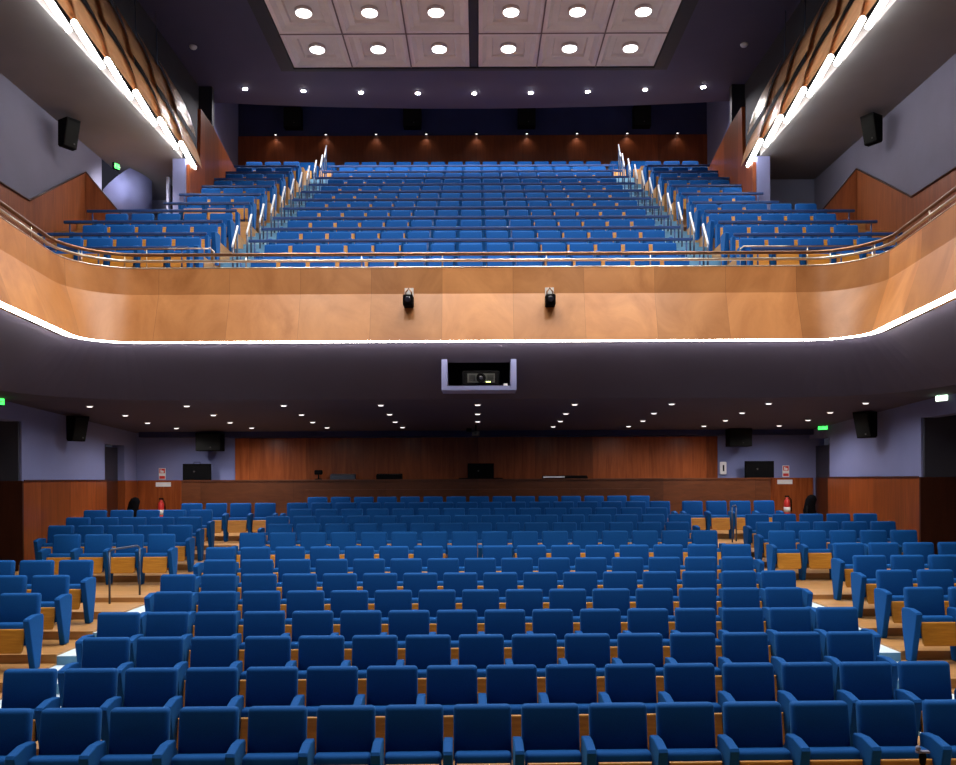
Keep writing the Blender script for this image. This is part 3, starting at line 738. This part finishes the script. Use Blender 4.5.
# row of ceiling spotlights
proto = None
SP = [(246, 88), (304, 90), (362, 91.2), (419, 92.5), (476, 93.3), (530, 93), (586, 92), (641, 90.5), (697, 89)]
for i, (px, py) in enumerate(SP):
    x = (i-4)*1.66 - .06; y = 24.98 - .0078*x*x
    if proto is None: proto = make_downlight('ceiling_spotlight', .068, M['star']); proto.location = (x, y, H(HC)); d = proto
    else: d = copy_tree(proto, (x, y, H(HC)))
    tag(d, f'bright small ceiling spotlight above the balcony, {ORD[i]} from left', 'spotlight', 'spotlights across the ceiling')
    spot(x, y, H(HC)-.08, 250, 150, .5, (1, .95, .95), .06)
# small lamps added to make soft glows along the top of the rear panelling
for i in range(9):
    x = (i-4)*1.66
    o = empty('wall_washer', (x, 28.14, H(11.40)))
    q = MB(); q.rbox(-.06, .06, -.10, 0, 0, .05, .01); q.build('housing', M['black'], o)
    q = MB(); q.lathe([(.035, -.002), (.03, -.01)], (0, -.06, 0), 12); q.build('lens', M['down'], o)
    tag(o, f'tiny lamp on top of the rear balcony panelling, {ORD[i]} from left', 'lamp', 'tiny lamps over the rear balcony panelling')
    spot(x, 28.02, H(11.37), 5, 120, .9, (1, .92, .86), .03)
# recessed light coffers
def coffer(name):
    o = empty(name, (0, 0, 0)); a, b = .765, .83
    q = MB()
    for (x0, x1, y0, y1) in ((-a, a, -b, -b+.10), (-a, a, b-.10, b), (-a, -a+.10, -b+.10, b-.10), (a-.10, a, -b+.10, b-.10)): q.box(x0, x1, y0, y1, -.06, -.001)
    q.build('rim', M['coffer'], o)
    q = MB(); lv = [(.10, -.055), (.20, .02), (.34, .02), (.37, .075), (.5, .075)]
    rr = []
    for d, z in lv: rr.append([(-a+d, -b+d, z), (a-d, -b+d, z), (a-d, b-d, z), (-a+d, b-d, z), (-a+d, -b+d, z)])
    q.grid(rr); q.bm.faces.new([q.bm.verts.new(p) for p in rr[-1][:4]])
    q.build('tray', M['coffer_in'], o)
    q = MB(); q.lathe([(.205, .07), (.205, -.01), (.198, -.02), (.18, -.01)], n=28); lr = q.build('lamp_rim', M['coffer'], o)
    q = MB(); q.lathe([(.185, -.012), (.178, -.028), (.10, -.036)], n=28); q.build('lamp', M['lamp'], lr)
    return o
proto = None
gx = [-4.01, -2.45, -.885, .885, 2.45, 4.01]
for r, y in enumerate((20.06, 21.77)):
    for i, x in enumerate(gx):
        loc = (x-.06, y, H(HC)-.33)
        if proto is None: proto = coffer('light_coffer'); proto.location = loc; d = proto
        else: d = copy_tree(proto, loc)
        tag(d, f'square white ceiling light coffer, {"nearer row at the photo top" if r == 0 else "rear row"}, {ORD[i]} from left', 'ceiling light', 'ceiling light coffers')
        spot(x-.06, y, H(HC)-.40, 130, 130, .7, (1, .95, .90), .18)
o = empty('coffer_grid', (-.06, 0, H(HC)))
q = MB(); y0, y1 = 19.12, 22.72
q.box(-5.15, -4.80, y0, y1, -.43, -.001); q.box(4.80, 5.15, y0, y1, -.43, -.001); q.box(-4.7995, 4.7995, 22.61, 22.74, -.43, -.001); q.box(-.10, .10, y0, 22.609, -.40, -.001)
q.build('outer_frame', M['frame'], o)
q = MB()
for x in (-3.23, -1.667, 1.667, 3.23): q.box(x-.014, x+.014, y0, 22.60, -.42, -.24)
for a, b in ((-4.79, -.105), (.105, 4.79)): q.box(a, b, 20.895, 20.935, -.40, -.24)
q.build('divider', M['mould'], o)
q = MB(); q.box(-4.79, -.101, y0, 22.60, -.235, -.20); q.box(.101, 4.79, y0, 22.60, -.235, -.20); q.build('backing_board', M['frame'], o)
tag(o, 'dark ceiling frame holding the square white light coffers', 'frame')
for s, px, py in ((-1, 195, 45), (1, 746, 45)):
    y = HC*850/(479-py); o = empty('smoke_detector', ((px-478)*y/850, y, H(HC)))
    q = MB(); q.lathe([(.10, -.001), (.10, -.03), (.07, -.07), (.02, -.08)], n=18); q.build('cover', M['white'], o)
    tag(o, f'small pale ceiling sensor on dark ceiling, {"left" if s < 0 else "right"} of the light coffers', 'sensor')
# small object before a front-row seat
o = empty('microphone', (3.36, 6.44, 0))
q = MB(); q.lathe([(.09, 0), (.09, .015), (.012, .03), (.012, .50), (.022, .52), (.028, .57), (.022, .60)], n=14); q.build('stand', M['black'], o)
q = MB(); q.rbox(-.05, .05, -.02, .02, .601, .618, .006); q.lathe([(.016, .618), (.020, .64), (.010, .655)], (-.035, 0, 0), 10); q.build('pale_clip', M['greywall'], o)
tag(o, 'small dark stand with pale top before a front-row seat at right', 'stand')

# ------------------------------------------------------------------ lights outside the frame, on the hall ceiling over the stage and stalls
for y, e in ((17.6, 420), (14.5, 680), (11.6, 880), (8.9, 760)):
    for x in (-4.6, -1.5, 1.5, 4.6):
        spot(x, y, H(HC)-.2, e, 120, .8, (1, .95, .91), .30)
for x in (-3.5, 3.5):
    spot(x, 3.2, H(8.5), 340, 46, .9, (1, .88, .76), .35, aim=(x*1.2, 14.5, H(3.4)))
spot(-7.95, 19.95, H(7.3), 420, 150, 1, (1, .97, 1), .15, aim=(-8.6, 21.0, H(5.9)))
w = bpy.data.worlds.new('hall_air'); SC.world = w; w.use_nodes = True
w.node_tree.nodes['Background'].inputs['Color'].default_value = (.42, .42, .62, 1); w.node_tree.nodes['Background'].inputs['Strength'].default_value = .05

# ------------------------------------------------------------------ camera
cam = bpy.data.cameras.new('camera'); co = bpy.data.objects.new('camera', cam); C.objects.link(co); SC.camera = co
F = 850
cam.sensor_width = 36; cam.lens = 36*F/956; cam.shift_y = (479-382.5)/956; cam.shift_x = 0; cam.clip_end = 200
co.location = (0, 0, EYE)
co.matrix_world = Matrix.Translation((0, 0, EYE)) @ Matrix.Rotation(math.pi/2, 4, 'X') @ Matrix.Rotation(-.0042, 4, 'Z')
SC.view_settings.view_transform = 'Standard'; SC.view_settings.look = 'None'; SC.view_settings.gamma = 1; SC.view_settings.exposure = 0
SC.view_settings.use_curve_mapping = False
